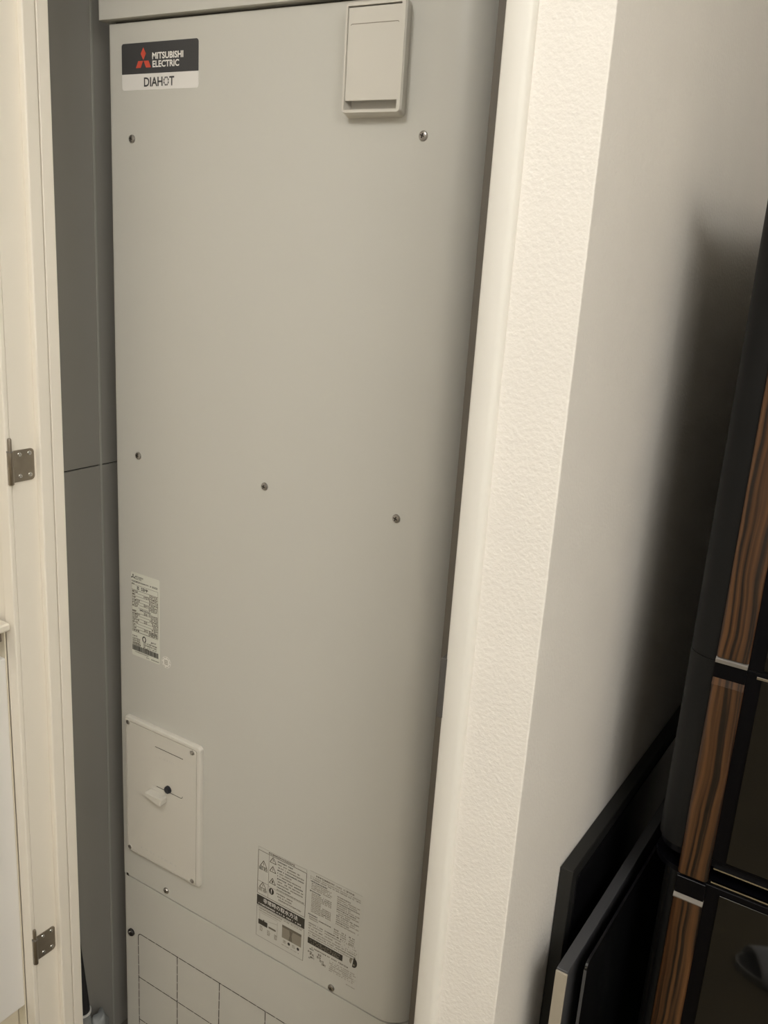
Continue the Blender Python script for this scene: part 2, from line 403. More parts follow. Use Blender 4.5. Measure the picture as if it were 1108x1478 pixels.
# relief valve cover: frame with a hinged flap
o1 = rrect(-0.7120, -0.6262, 1.6500+DZ, 1.7770+DZ, 0.006, 5)
o2 = rrect(-0.7064, -0.6205, 1.6526+DZ, 1.7752+DZ, 0.006, 5)
inn = rrect(-0.7028, -0.6268, 1.6570+DZ, 1.7705+DZ, 0.001, 5)
bm = nb()
rows = []
for pts, yy in ((o1, 0.0), (o2, -0.0175), (rrect(-0.7052, -0.6220, 1.6538+DZ, 1.7742+DZ, 0.005, 5), -0.0200), (inn, -0.0200), (inn, -0.003)):
    rows.append([bm.verts.new((p[0], yy, p[1])) for p in pts])
for A, B in zip(rows, rows[1:]):
    n = len(A)
    for i in range(n): bm.faces.new((A[i], A[(i+1) % n], B[(i+1) % n], B[i]))
bm.faces.new(rows[-1])
vc = mk('valve_cover', bm, M['heater_plastic'], ht, smooth=True, angle=40, label='raised plastic valve cover with a flap')
bm = nb(); box(bm, -0.7024, -0.6272, -0.0182, -0.0160, 1.6672+DZ, 1.7692+DZ, r=0.0006, seg=1)
mk('flap', bm, M['heater_plastic'], vc)
bm = nb(); strip(bm, (-0.6970, 1.7512+DZ), (-0.6322, 1.7512+DZ), 0.0009, -0.0184); strip(bm, (-0.6985, 1.7500+DZ), (-0.6968, 1.7514+DZ), 0.0008, -0.0184); strip(bm, (-0.6324, 1.7514+DZ), (-0.6306, 1.7500+DZ), 0.0008, -0.0184)
mk('finger_groove', bm, M['ink_lt'], vc)

# rating label and round sticker
def rating():
    X0, X1, Z0, Z1 = -1.1072, -1.0408, 0.802+DZ, 0.9535+DZ
    lb = mk('rating_label', band(X0, X1, Z0, Z1, -0.0003, 0.0002, 0.0025), M['paper'], ht, label='tall printed rating label')
    U = lambda u: X0 + u*(X1-X0); Vv = lambda v: Z1 - v*(Z1-Z0)
    y = -0.0005
    bm = nb(); cx, cz = U(0.075), Vv(0.052); s = 0.0034
    poly(bm, [(cx, cz+s*1.5), (cx+s*0.5, cz+s*0.7), (cx, cz), (cx-s*0.5, cz+s*0.7)], y)
    for k in (-1, 1): poly(bm, [(cx, cz), (cx+k*s*0.95, cz), (cx+k*s*1.4, cz-s*0.85), (cx+k*s*0.5, cz-s*0.85)], y)
    text_into(bm, 'MITSUBISHI', U(0.15), U(0.43), Vv(0.055), Vv(0.035), y, 0.01)
    text_into(bm, 'ELECTRIC', U(0.15), U(0.38), Vv(0.078), Vv(0.060), y, 0.01)
    greek(bm, U(0.02), U(0.30), Vv(0.105), 0.0030, y, 1); greek(bm, U(0.30), U(0.72), Vv(0.105), 0.0022, y, 0.9); greek(bm, U(0.75), U(0.95), Vv(0.105), 0.0030, y, 1)
    greek(bm, U(0.02), U(0.12), Vv(0.135), 0.0026, y, 1)
    greek(bm, U(0.21), U(0.31), Vv(0.172), 0.0052, y, 1); greek(bm, U(0.36), U(0.60), Vv(0.172), 0.0052, y, 1)
    greek(bm, U(0.30), U(0.70), Vv(0.425), 0.0030, y, 1); greek(bm, U(0.66), U(0.94), Vv(0.665), 0.0026, y, 1)
    # certification marks
    c = (U(0.45), Vv(0.765)); n = 20
    for i in range(n):
        a, b = 2*math.pi*i/n, 2*math.pi*(i+1)/n
        if i in (14, 15): continue
        poly(bm, [(c[0]+0.0026*math.cos(a), c[1]+0.0036*math.sin(a)), (c[0]+0.0026*math.cos(b), c[1]+0.0036*math.sin(b)), (c[0]+0.0046*math.cos(b), c[1]+0.0058*math.sin(b)), (c[0]+0.0046*math.cos(a), c[1]+0.0058*math.sin(a))], y)
    text_into(bm, 'JET', U(0.68), U(0.88), Vv(0.785), Vv(0.762), y, 0.02)
    strip(bm, (U(0.62), Vv(0.800)), (U(0.90), Vv(0.800)), 0.0008, y)
    # bar code
    x = U(0.02)
    while x < U(0.95):
        wd = rnd.choice((0.0004, 0.0006, 0.0009)); quad(bm, x, x+wd, Vv(0.935), Vv(0.872), y); x += wd + rnd.choice((0.0002, 0.0003, 0.0005))
    greek(bm, U(0.52), U(0.62), Vv(0.975), 0.0016, y, 1); greek(bm, U(0.70), U(0.98), Vv(0.975), 0.0018, y, 1)
    mk('print', bm, M['ink'], lb, kind='stuff')
    bm = nb()
    strip(bm, (U(0.02), Vv(0.143)), (U(0.95), Vv(0.143)), 0.0005, y); strip(bm, (U(0.02), Vv(0.205)), (U(0.95), Vv(0.205)), 0.0007, y)
    strip(bm, (U(0.95), Vv(0.143)), (U(0.95), Vv(0.70)), 0.0005, y); strip(bm, (U(0.02), Vv(0.143)), (U(0.02), Vv(0.70)), 0.0005, y)
    strip(bm, (U(0.02), Vv(0.705)), (U(0.95), Vv(0.705)), 0.0006, y)
    v = 0.225; i = 0
    while v < 0.69:
        if not 0.40 < v < 0.44:
            a = rnd.uniform(0.12, 0.33); b2 = rnd.uniform(0.58, 0.75)
            greek(bm, U(0.04), U(a), Vv(v), 0.0042, y, 1); greek(bm, U(b2+0.02), U(0.94), Vv(v), 0.0042, y, 1)
            if i % 3 == 1: greek(bm, U(0.45), U(0.58), Vv(v), 0.0038, y, 1)
            strip(bm, (U(a), Vv(v+0.016)), (U(b2), Vv(v+0.016)), 0.0006, y)
        v += 0.033; i += 1
    for v in (0.79, 0.815, 0.84, 0.858): greek(bm, U(0.03), U(0.32), Vv(v), 0.0030, y, 1); greek(bm, U(0.42), U(0.9 if v < 0.85 else 0.62), Vv(v+0.015), 0.0026, y, 0.8)
    greek(bm, U(0.03), U(0.2), Vv(0.76), 0.0026, y, 1)
    greek(bm, U(0.12), U(0.60), Vv(0.950), 0.0016, y, 1)
    mk('print', bm, M['ink_mid'], lb, kind='stuff')
rating()
bm = nb(); lathe(bm, [(0.0104, 0), (0.0104, 0.0003)], (-1.0258, 0.0, 0.8115+DZ), 28, 'y')
st = mk('round_sticker', bm, M['sticker'], ht, label='small round white sticker')
bm = nb()
for k in range(3): greek(bm, -1.0258-0.004, -1.0258+0.004, 0.8115+DZ+0.003-0.003*k, 0.0022, -0.0005, 1)
for k in range(24):
    if k % 3 == 2: continue
    a, b = 2*math.pi*k/24, 2*math.pi*(k+0.8)/24
    poly(bm, [(-1.0258+r*math.cos(t), 0.8115+DZ+r*math.sin(t)) for r, t in ((0.0084, a), (0.0084, b), (0.0093, b), (0.0093, a))], -0.0005)
mk('print', bm, M['ink_lt'], st, kind='stuff')

# breaker access cover
AX0, AX1, AZ0, AZ1 = -1.1205, -0.9400, 0.4095+DZ, 0.6840+DZ
bm = nb(); rows = []
for (d, yy) in ((0.0, 0.0), (0.0, -0.0055), (0.0008, -0.0072), (0.0026, -0.0080)):
    rows.append([bm.verts.new((p[0], yy, p[1])) for p in rrect(AX0+d, AX1-d, AZ0+d, AZ1-d, 0.006, 5)])
a = rrect(AX0+0.0045, AX1-0.0072, AZ0+0.0040, AZ1-0.0072, 0.004, 5)
rows.append([bm.verts.new((p[0], -0.0080, p[1])) for p in a]); rows.append([bm.verts.new((p[0], -0.0062, p[1])) for p in a])
for A, B in zip(rows, rows[1:]):
    n = len(A)
    for i in range(n): bm.faces.new((A[i], A[(i+1) % n], B[(i+1) % n], B[i]))
bm.faces.new(rows[-1])
ac = mk('access_cover', bm, M['heater_plastic'], ht, smooth=True, angle=50, label='plastic breaker access cover')
bm = prism(nb(), rrect(AX0+0.0052, AX1-0.0086, AZ0+0.0048, AZ1-0.0086, 0.0035, 5), 'y', -0.0078, -0.0060)
pt = mk('cover_plate', bm, M['heater_plastic'], ac)
for (x, z) in ((-1.1152, 0.6760), (-0.9580, 0.6700), (-1.1150, 0.4170), (-0.9565, 0.4170)):
    x, z = min(max(x, AX0+0.0085), AX1-0.0115), min(max(z+DZ, AZ0+0.008), AZ1-0.0115)
    bm = nb(); lathe(bm, [(0.0056, 0.0070), (0.0056, 0.0084), (0.0047, 0.0086), (0.0046, 0.0070)], (x, 0, z), 20, 'y')
    mk('screw_boss', bm, M['heater_plastic'], ac, smooth=True)
    bm = nb(); lathe(bm, [(0.0040, 0.0070), (0.0038, 0.0088), (0.0022, 0.0096), (0.0005, 0.0098)], (x, 0, z), 16, 'y')
    box(bm, x-0.0022, x+0.0022, -0.0101, -0.0090, z-0.0004, z+0.0004); mk('screw', bm, M['screw'], ac, smooth=True)
y = -0.0080
bm = nb(); strip(bm, (-1.0450, 0.6494+DZ), (-0.9790, 0.6494+DZ), 0.0012, y); mk('slot_line', bm, M['slot'], ac)
bm = nb(); strip(bm, (-1.0420, 0.5722+DZ), (-0.9835, 0.5722+DZ), 0.0012, y); strip(bm, (-0.9838, 0.5720+DZ), (-0.9808, 0.5738+DZ), 0.0011, y); strip(bm, (-0.9809, 0.5736+DZ), (-0.9800, 0.5770+DZ), 0.0010, y)
mk('slot_line', bm, M['slot'], ac)
bm = nb(); lathe(bm, [(0.0072, 0.0078), (0.0070, 0.0105), (0.0062, 0.0125), (0.004, 0.0132)], (-1.0135, 0, 0.5775+DZ), 10, 'y')
mk('test_button', bm, M['knob'], ac, label='black round button')
bm = nb()
pts = [(-1.0560, 0.5625), (-1.0190, 0.5625), (-1.0180, 0.5605), (-1.0180, 0.5500), (-1.0195, 0.5480), (-1.0262, 0.5480), (-1.0330, 0.5515), (-1.0430, 0.5540), (-1.0560, 0.5545)]
prism(bm, [(p[0], p[1]+DZ) for p in pts], 'y', -0.0230, -0.0075)
bmesh.ops.bevel(bm, geom=bm.edges[:], offset=0.0008, segments=2, affect='EDGES')
mk('breaker_lever', bm, M['heater_plastic'], ac, label='cream breaker lever')
bm = nb(); greek(bm, -1.085, -0.995, 0.430+DZ, 0.004, y, 0.6); greek(bm, -1.035, -0.99, 0.632+DZ, 0.003, y, 0.6)
mk('raised_print', bm, M['heater'], ac, kind='stuff')

# caution print on the front panel (two printed blocks)
def caution_block():
    X0, X1, Z0, Z1 = -0.8165, -0.7168, 0.3735+DZ, 0.5490+DZ
    U = lambda u: X0 + u*(X1-X0); Vv = lambda v: Z1 - v*(Z1-Z0); y = -0.0004
    dk, md, lt = nb(), nb(), nb()
    def rect(bm, u0, u1, v0, v1, wd=0.0007):
        for a, b in (((u0, v0), (u1, v0)), ((u1, v0), (u1, v1)), ((u1, v1), (u0, v1)), ((u0, v1), (u0, v0))): strip(bm, (U(a[0]), Vv(a[1])), (U(b[0]), Vv(b[1])), wd, y)
    film = mk('caution_label', band(X0-0.0003, X1+0.0003, Z0-0.0003, Z1+0.0003, -0.0002, 0.0002, 0.002), M['heater'], ht, label='printed caution notice with warning triangles')
    rect(lt, 0.004, 0.996, 0.004, 0.04, 0.0004)
    rect(md, 0.004, 0.996, 0.04, 0.515, 0.0010)
    greek(md, U(0.22), U(0.76), Vv(0.022), 0.0034, y, 1)
    strip(md, (U(0.23), Vv(0.04)), (U(0.23), Vv(0.515)), 0.0006, y); strip(md, (U(0.0), Vv(0.375)), (U(0.23), Vv(0.375)), 0.0006, y); strip(lt, (U(0.23), Vv(0.385)), (U(1), Vv(0.385)), 0.0006, y)
    def tri(bm, u, v, s, filled=False):
        c = Vector((U(u), Vv(v))); P = [c+Vector((0, s)), c+Vector((s*1.05, -s*0.75)), c+Vector((-s*1.05, -s*0.75))]
        for i in range(3): strip(bm, P[i], P[(i+1) % 3], 0.0013, y)
        quad(bm, c.x-0.0006, c.x+0.0006, c.y-s*0.35, c.y+s*0.45, y)
        if filled: quad(bm, c.x-0.0016, c.x+0.0016, c.y-s*0.45, c.y+s*0.25, y)
    tri(md, 0.12, 0.175, 0.0068); tri(md, 0.115, 0.41, 0.0066)
    for (u, v, bm) in ((0.065, 0.228, dk), (0.165, 0.228, md), (0.065, 0.463, lt), (0.165, 0.463, md)):
        for k in range(3): greek(bm, U(u-0.04), U(u+0.04), Vv(v-0.012+0.012*k), 0.0020, y, 1)
    tri(md, 0.315, 0.085, 0.0062); tri(md, 0.315, 0.182, 0.0062); tri(md, 0.315, 0.312, 0.0062, True)
    c = (U(0.30), Vv(0.425)); poly(dk, [(c[0]+0.0052*math.cos(t), c[1]+0.0062*math.sin(t)) for t in [2*math.pi*i/18 for i in range(18)]], y)
    q = nb(); quad(q, c[0]-0.0007, c[0]+0.0007, c[1]-0.001, c[1]+0.0042, y-0.0002); quad(q, c[0]-0.0007, c[0]+0.0007, c[1]-0.0036, c[1]-0.0020, y-0.0002)
    ends = (0.72, 0.86, 0.95, 0.97, 0.72, 0.9, 0.96, 0.95, 0.94, 0.70)
    for i, e in enumerate(ends):
        greek(md if i % 3 else dk, U(0.41), U(e), Vv(0.068+0.0305*i), 0.0024, y, 0.9)
    greek(md, U(0.41), U(0.97), Vv(0.372), 0.0022, y, 1)
    for i, e in enumerate((0.74, 0.72, 0.95)): greek(md, U(0.41+0.02*i), U(e), Vv(0.415+0.03*i), 0.0026, y, 0.95)
    # black bar with white heading
    quad(dk, U(0.0), U(1.0), Vv(0.644), Vv(0.532), y)
    text_into(q, '非常時の取水方法', U(0.14), U(0.86), Vv(0.594), Vv(0.543), y-0.0002, 0.006)
    greek(q, U(0.04), U(0.95), Vv(0.622), 0.0026, y-0.0002, 0.7)
    rect(md, 0.004, 0.996, 0.655, 0.996, 0.0006)
    greek(md, U(0.05), U(0.55), Vv(0.672), 0.0024, y, 1); greek(md, U(0.58), U(0.95), Vv(0.672), 0.0020, y, 0.7); greek(lt, U(0.05), U(0.52), Vv(0.698), 0.0020, y, 1)
    for a, b in (((0.07, 0.71), (0.07, 0.80)), ((0.07, 0.80), (0.45, 0.76)), ((0.45, 0.73), (0.45, 0.9)), ((0.09, 0.72), (0.44, 0.72))): strip(lt, (U(a[0]), Vv(a[1])), (U(b[0]), Vv(b[1])), 0.0005, y)
    quad(dk, U(0.045), U(0.24), Vv(0.855), Vv(0.800), y); quad(dk, U(0.15), U(0.17), Vv(0.80), Vv(0.785), y); quad(md, U(0.265), U(0.42), Vv(0.848), Vv(0.828), y)
    for u, v in ((0.11, 0.895), (0.27, 0.905), (0.42, 0.91)):
        for k in range(3): greek(lt, U(u-0.03), U(u+0.03), Vv(v-0.02+0.02*k), 0.0030, y, 1)
    quad(md, U(0.55), U(0.95), Vv(0.748), Vv(0.722), y); quad(lt, U(0.55), U(0.95), Vv(0.865), Vv(0.748), y)
    poly(md, [(U(0.70), Vv(0.75)), (U(0.77), Vv(0.75)), (U(0.75), Vv(0.80)), (U(0.77), Vv(0.862)), (U(0.69), Vv(0.862)), (U(0.715), Vv(0.80))], y-0.0001)
    for u in (0.70, 0.89): poly(dk, [(U(u)+0.0026*math.cos(t), Vv(0.90)+0.0030*math.sin(t)) for t in [2*math.pi*i/12 for i in range(12)]], y)
    for u in (0.61, 0.80):
        for k in range(2): greek(lt, U(u-0.03), U(u+0.03), Vv(0.892+0.018*k), 0.0026, y, 1)
    greek(lt, U(0.55), U(0.92), Vv(0.945), 0.0016, y, 0.7)
    mk('print', dk, M['ink'], film, kind='stuff'); mk('print', md, M['ink_mid'], film, kind='stuff'); mk('print', lt, M['ink_lt'], film, kind='stuff')
    mk('white_heading', q, M['lab_text'], film)
caution_block()
def notice_block():
    X0, X1, Z0, Z1 = -0.7105, -0.6110, 0.3720+DZ, 0.5515+DZ
    U = lambda u: X0 + u*(X1-X0); Vv = lambda v: Z1 - v*(Z1-Z0); y = -0.0004
    dk, md, lt, q = nb(), nb(), nb(), nb()
    film = mk('notice_label', band(X0, X1, Z0, Z1, -0.0002, 0.0002, 0.002), M['heater'], ht, label='printed notice with columns of small text')
    strip(lt, (U(0), Vv(0.003)), (U(1), Vv(0.003)), 0.0004, y)
    greek(md, U(0.12), U(0.48), Vv(0.032), 0.0034, y, 0.95); greek(lt, U(0.5), U(0.68), Vv(0.032), 0.0030, y, 0.9); greek(md, U(0.70), U(0.85), Vv(0.032), 0.0034, y, 1)
    for v in (0.058, 0.078): greek(md if v > .07 else lt, U(0.01), U(0.98), Vv(v), 0.0020, y, 0.8)
    greek(dk, U(0.02), U(0.34), Vv(0.103), 0.0024, y, 1)
    for i in range(4): greek(lt, U(0.04), U((0.44, 0.40, 0.44, 0.42)[i]), Vv(0.125+0.018*i), 0.0022, y, 0.9)
    greek(dk, U(0.01), U(0.22), Vv(0.205), 0.0024, y, 1)
    for i in range(11):
        greek(lt, U(0.05), U(0.24), Vv(0.228+0.0185*i), 0.0024, y, 1)
        if i not in (4, 5): greek(md if i % 4 == 1 else lt, U(0.25), U(0.44), Vv(0.222+0.0185*i), 0.0024, y, 0.9)
    greek(dk, U(0.0), U(0.18), Vv(0.452), 0.0024, y, 1); greek(md, U(0.02), U(0.45), Vv(0.476), 0.0022, y, 0.9); greek(lt, U(0.02), U(0.2), Vv(0.497), 0.0022, y, 1)
    for i in range(14):
        greek(md if i % 3 == 0 else lt, U(0.54), U((0.80, 0.97, 0.92, 0.97)[i % 4]), Vv(0.128+0.0215*i), 0.0023, y, 0.9)
    for u in (0.55, 0.68, 0.84):
        for k in range(4): greek(lt if k else md, U(u-0.04), U(u+0.07), Vv(0.475+0.022*k), 0.0024, y, 0.8)
    for i, v in enumerate((0.545, 0.57, 0.60, 0.63, 0.655, 0.68)):
        greek(lt if i % 2 else md, U(0.02), U(0.30 if i < 3 else 0.95), Vv(v), 0.0022, y, 0.85)
        if i < 3: greek(md if i == 0 else lt, U(0.34), U(0.66), Vv(v), 0.0024, y, 0.95); greek(lt, U(0.68), U(0.97), Vv(v+0.01), 0.0020, y, 0.5)
    quad(dk, U(0.015), U(0.705), Vv(0.762), Vv(0.698), y)
    for v in (0.716, 0.732, 0.747): greek(q, U(0.05), U(0.66), Vv(v), 0.0020, y-0.0002, 0.5)
    c = (U(0.915), Vv(0.712))
    poly(dk, [(c[0]+0.0068*math.cos(t), c[1]+0.0092*math.sin(t)) for t in [math.radians(-110+200*i/14) for i in range(15)]], y)
    poly(lt, [(c[0]-0.003+0.0050*math.cos(t), c[1]+0.001+0.0062*math.sin(t)) for t in [math.radians(80+170*i/10) for i in range(11)]], y)
    poly(q, [(c[0]+0.001+0.0016*math.cos(t), c[1]-0.004+0.0018*math.sin(t)) for t in [2*math.pi*i/8 for i in range(8)]], y-0.0002)
    greek(md, U(0.10), U(0.82), Vv(0.795), 0.0028, y, 0.95)
    greek(dk, U(0.06), U(0.14), Vv(0.815), 0.0024, y, 1)
    for (u, v) in ((0.07, 0.85), (0.11, 0.87), (0.12, 0.90), (0.27, 0.83), (0.25, 0.86), (0.31, 0.885), (0.35, 0.91)):
        greek(md, U(u-0.04), U(u+0.04), Vv(v), 0.0040, y, 1)
    greek(dk, U(0.05), U(0.08), Vv(0.915), 0.0026, y, 1)
    for i in range(6): greek(lt, U(0.46), U((0.95, 0.97, 0.90, 0.97, 0.95, 0.93)[i]), Vv(0.83+0.02*i), 0.0020, y, 0.8)
    greek(lt, U(0.80), U(0.97), Vv(0.978), 0.0018, y, 0.9)
    mk('print', dk, M['ink'], film, kind='stuff'); mk('print', md, M['ink_mid'], film, kind='stuff'); mk('print', lt, M['ink_lt'], film, kind='stuff'); mk('print', q, M['ink_lt'], film, kind='stuff')
notice_block()

# knock-out grid of the lower cover: perforated lines, 10 cm squares
def perforation(p, q, first_bridge=0.02):
    bm = nb(); p, q = Vector(p), Vector(q); L = (q-p).length; d = (q-p)/L; t = 0.0
    while t < L:
        e = min(L, t + rnd.uniform(0.016, 0.022)); strip(bm, p+d*t, p+d*e, 0.0018, 0.0004); t = e + 0.0016
    mk('perforated_line', bm, M['slot'], lc)
gx = [-1.1022, -1.0005, -0.8970, -0.7915, -0.6870, -0.5840]; gz = [0.2265+DZ, 0.1250+DZ, 0.0245+DZ]
for z in gz: perforation((gx[0]+(0.008 if z == gz[0] else 0), z), (gx[-1], z))
for i, x in enumerate(gx): perforation((x, gz[0]-(0.008 if i == 0 else 0)), (x, 0.06))
bm = nb()
for k in range(5):
    a, b = math.radians(90+18*k), math.radians(90+18*(k+1)); c = (gx[0]+0.008, gz[0]-0.008)
    strip(bm, (c[0]+0.008*math.cos(a), c[1]+0.008*math.sin(a)), (c[0]+0.008*math.cos(b), c[1]+0.008*math.sin(b)), 0.0018, 0.0004)
mk('perforated_corner', bm, M['slot'], lc)

# ------------------------------------------------------------------ refrigerator
FX0, FX1, YF = -0.2117, 0.4150, 0.030
FTOP = 1.690
fr = empty('refrigerator', ((FX0+FX1)/2, 0.36, 0.0), 'black glass-fronted refrigerator with striped wood-grain handles', 'refrigerator')
mk('cabinet', box(nb(), FX0+0.006, FX1-0.006, 0.100, 0.680, 0.03, FTOP-0.01, r=0.004), M['fr_body'], fr)
for (x, y) in ((FX0+0.06, 0.15), (FX1-0.06, 0.15), (FX0+0.06, 0.62), (FX1-0.06, 0.62)):
    mk('foot', tube(nb(), (x, y, 0), (x, y, 0.032), 0.02, n=16), M['fr_black'], fr)
def door_plan(r, x0=FX0, x1=FX1, y1=0.094):
    return rrect(x0, x1, YF, y1, (r, r, 0.003, 0.003), 10)
WX0, WX1 = -0.1762, -0.1402      # wood strip
GX0 = -0.1242                    # glass edge
def fdoor(name, z0, z1, wz0, wz1, r, x0, gz0, gz1, top_lip=False):
    bm = prism(nb(), door_plan(r, x0, FX1), 'z', z0, z1)
    d = mk(name, bm, M['fr_body'], fr, smooth=True, angle=30)
    bm = nb(); box(bm, WX0-0.0005, FX1-0.03, YF-0.0012, YF+0.001, z0+0.0005, z1-0.0005, r=0.0004, seg=1); mk('front_frame', bm, M['fr_black'], d)
    bm = nb(); prism(bm, [(WX0, YF-0.0008), (WX0+0.0012, YF-0.0038), (WX0+0.004, YF-0.0050), (WX1-0.004, YF-0.0050), (WX1-0.0012, YF-0.0038), (WX1, YF-0.0008)], 'z', wz0, wz1)
    h = mk('handle', bm, M['zebra'], d, smooth=True, angle=60, label='striped dark wood-grain handle strip')
    bm = nb(); box(bm, GX0, FX1-0.04, YF-0.0032, YF-0.0008, gz0, gz1, r=0.0006, seg=1); mk('glass_panel', bm, M['fr_glass'], d)
    return d, h
ZA = 1.1485                       # gap between the two upper doors
dA, hA = fdoor('upper_door', ZA+0.0004, FTOP, ZA+0.0075, FTOP-0.01, 0.034, FX0, ZA+0.004, FTOP-0.01)
dB, hB = fdoor('middle_door', 0.8968, ZA-0.0004, 0.8659, 1.1217, 0.034, FX0, 0.9002, 1.14)
dD, hD = fdoor('drawer', 0.3669, 0.8624, 0.3726, 0.831, 0.010, -0.1877, 0.3726, 0.8544)
dE, hE = fdoor('drawer', 0.0500, 0.3612, 0.0550, 0.3326, 0.010, -0.1877, 0.0550, 0.3532)
# silver grip and recess between the upper doors
bm = nb(); prism(bm, [(YF-0.0052, ZA+0.0005), (YF-0.0052, ZA+0.0045), (YF-0.0010, ZA+0.0085), (YF-0.0010, ZA+0.0005)], 'x', WX0+0.0004, WX1-0.0004)
mk('grip', bm, M['silver'], hA, label='brushed silver finger grip')
bm = nb(); box(bm, WX0+0.0004, WX1-0.0004, YF-0.0022, YF, 1.1199, ZA+0.0006); mk('grip_recess', bm, M['fr_black'], hB)
bm = nb(); prism(bm, [(YF-0.0048, 1.1211), (YF-0.0020, 1.1302), (YF-0.0008, 1.1302), (YF-0.0008, 1.1211)], 'x', WX0+0.0004, WX1-0.0004); mk('grip_lip', bm, M['zebra'], hB)
# trims at the drawer: rim plate, chrome edges, silver grip
bm = nb(); prism(bm, door_plan(0.039, FX0-0.001, FX1, 0.096), 'z', 0.8627, 0.8693); mk('top_rim', bm, M['fr_black'], dD, smooth=True, angle=30)
bm = nb(); prism(bm, door_plan(0.034, FX0+0.003, FX1, 0.096), 'z', 0.8882, 0.8965); mk('bottom_rim', bm, M['fr_black'], dB, smooth=True, angle=30)
bm = nb(); box(bm, WX1+0.004, FX1-0.03, YF-0.0035, YF-0.0003, 0.887, 0.8888); mk('chrome_edge', bm, M['chrome'], dB)
bm = nb(); box(bm, WX1+0.004, FX1-0.03, YF-0.0035, YF-0.0003, 0.8679, 0.8698); mk('chrome_edge', bm, M['chrome'], dD)
bm = nb(); box(bm, WX0+0.0005, WX1-0.0005, YF-0.0046, YF-0.0008, 0.8373, 0.8613, r=0.0008, seg=1); mk('grip_block', bm, M['fr_black'], hD)
bm = nb(); prism(bm, [(YF-0.0058, 0.831), (YF-0.0058, 0.8324), (YF-0.0030, 0.8384), (YF-0.0008, 0.8384), (YF-0.0008, 0.831)], 'x', WX0+0.0002, WX1-0.0002); mk('grip', bm, M['silver'], hD, label='brushed silver finger grip')
bm = nb(); box(bm, GX0-0.0055, GX0+0.015, YF-0.0036, YF-0.0008, 1.1408, 1.1442, r=0.0005, seg=1); mk('corner_trim', bm, M['chrome'], dB)

# ------------------------------------------------------------------ boards stored between the wall and the refrigerator
def board(name, x0, x1, y0, y1, z1, face, edge, label, r=0.001):
    o = empty(name, ((x0+x1)/2, (y0+y1)/2, 0.0), label, 'board')
    return o
b1 = board('flat_board', XW+0.0005, -0.2880, -0.028, 0.640, 0.763+DZ, None, None, 'thick glossy black board standing flat against the pale wall')
bm = nb(); box(bm, XW+0.0008, -0.2885, -0.026, 0.640, 0.0, 0.763+DZ, r=0.001, seg=1); mk('frame', bm, M['blk_edge'], b1)
bm = nb(); box(bm, -0.2885, -0.2872, -0.008, 0.622, 0.015, 0.745+DZ, r=0.0004, seg=1); mk('face', bm, M['blk_gloss'], b1)
b2 = board('flat_board', -0.2660, -0.2520, -0.12, 0.340, 0.69+DZ, None, None, 'charcoal board with a pale metal edge, standing between two black boards')
bm = nb(); box(bm, -0.2660, -0.2520, -0.1135, 0.345, 0.0, 0.695+DZ, r=0.0006, seg=1); mk('panel', bm, M['blk_grey'], b2)
bm = nb(); box(bm, -0.2662, -0.2518, -0.1160, -0.1133, 0.01, 0.6925+DZ, r=0.0005, seg=1); mk('edge_strip', bm, M['alu'], b2, label='pale metal edge strip')
b3 = board('thin_board', -0.2370, -0.2330, -0.1, 0.30, 0.70+DZ, None, None, 'thin black sheet standing closest to the refrigerator side')
bm = nb(); prism(bm, rrect(-0.100, 0.300, 0.0, 0.706+DZ, (0, 0, 0.01, 0.01), 5), 'x', -0.2375, -0.2345); mk('sheet', bm, M['blk_gloss'], b3)
bm = nb(); box(bm, -0.2377, -0.2343, -0.1006, -0.0998, 0.0, 0.697+DZ); mk('edge_strip', bm, M['blk_grey'], b3)

# ------------------------------------------------------------------ base cabinet on the left
cb = empty('base_cabinet', (-1.48, -0.50, 0), 'white base cabinet with recessed grip rail beside the door frame', 'cabinet')
CX = -1.1720
mk('carcass', box(nb(), RX0+0.005, CX-0.020, -0.820, -0.200, 0.10, 0.9685), M['cab_cream'], cb)
mk('kick_board', box(nb(), RX0+0.005, CX-0.065, -0.820, -0.200, 0.0, 0.10), M['kick'], cb)
bm = nb(); box(bm, CX-0.019, CX, -0.810, -0.1985, 0.2600-0.005, 0.926, r=0.0022, seg=2); mk('door', bm, M['cab_white'], cb)
bm = nb(); box(bm, CX-0.040, CX-0.0185, -0.810, -0.1985, 0.930, 0.946); prism(bm, [(CX-0.0185, 0.946), (CX-0.008, 0.952), (CX-0.008, 0.966), (CX-0.0185, 0.966)], 'y', -0.81, -0.1985)
mk('grip_rail', bm, M['rail'], cb)
mk('end_panel', box(nb(), CX-0.030, CX-0.0012, -0.1985, -0.1958, 0.10, 0.9685), M['cab_cream'], cb)
ct = empty('countertop', (-1.48, -0.50, 0.969), 'white countertop edge above the base cabinet', 'countertop')
bm = nb(); prism(bm, [(RX0+0.005, 0.9690), (CX-0.004, 0.9690), (CX+0.0120, 0.9760), (CX+0.0140, 0.9790), (CX+0.0140, 0.9860), (CX+0.0110, 0.9885), (RX0+0.005, 0.9885)], 'y', -0.830, -0.1985)
mk('slab', bm, M['counter'], ct)

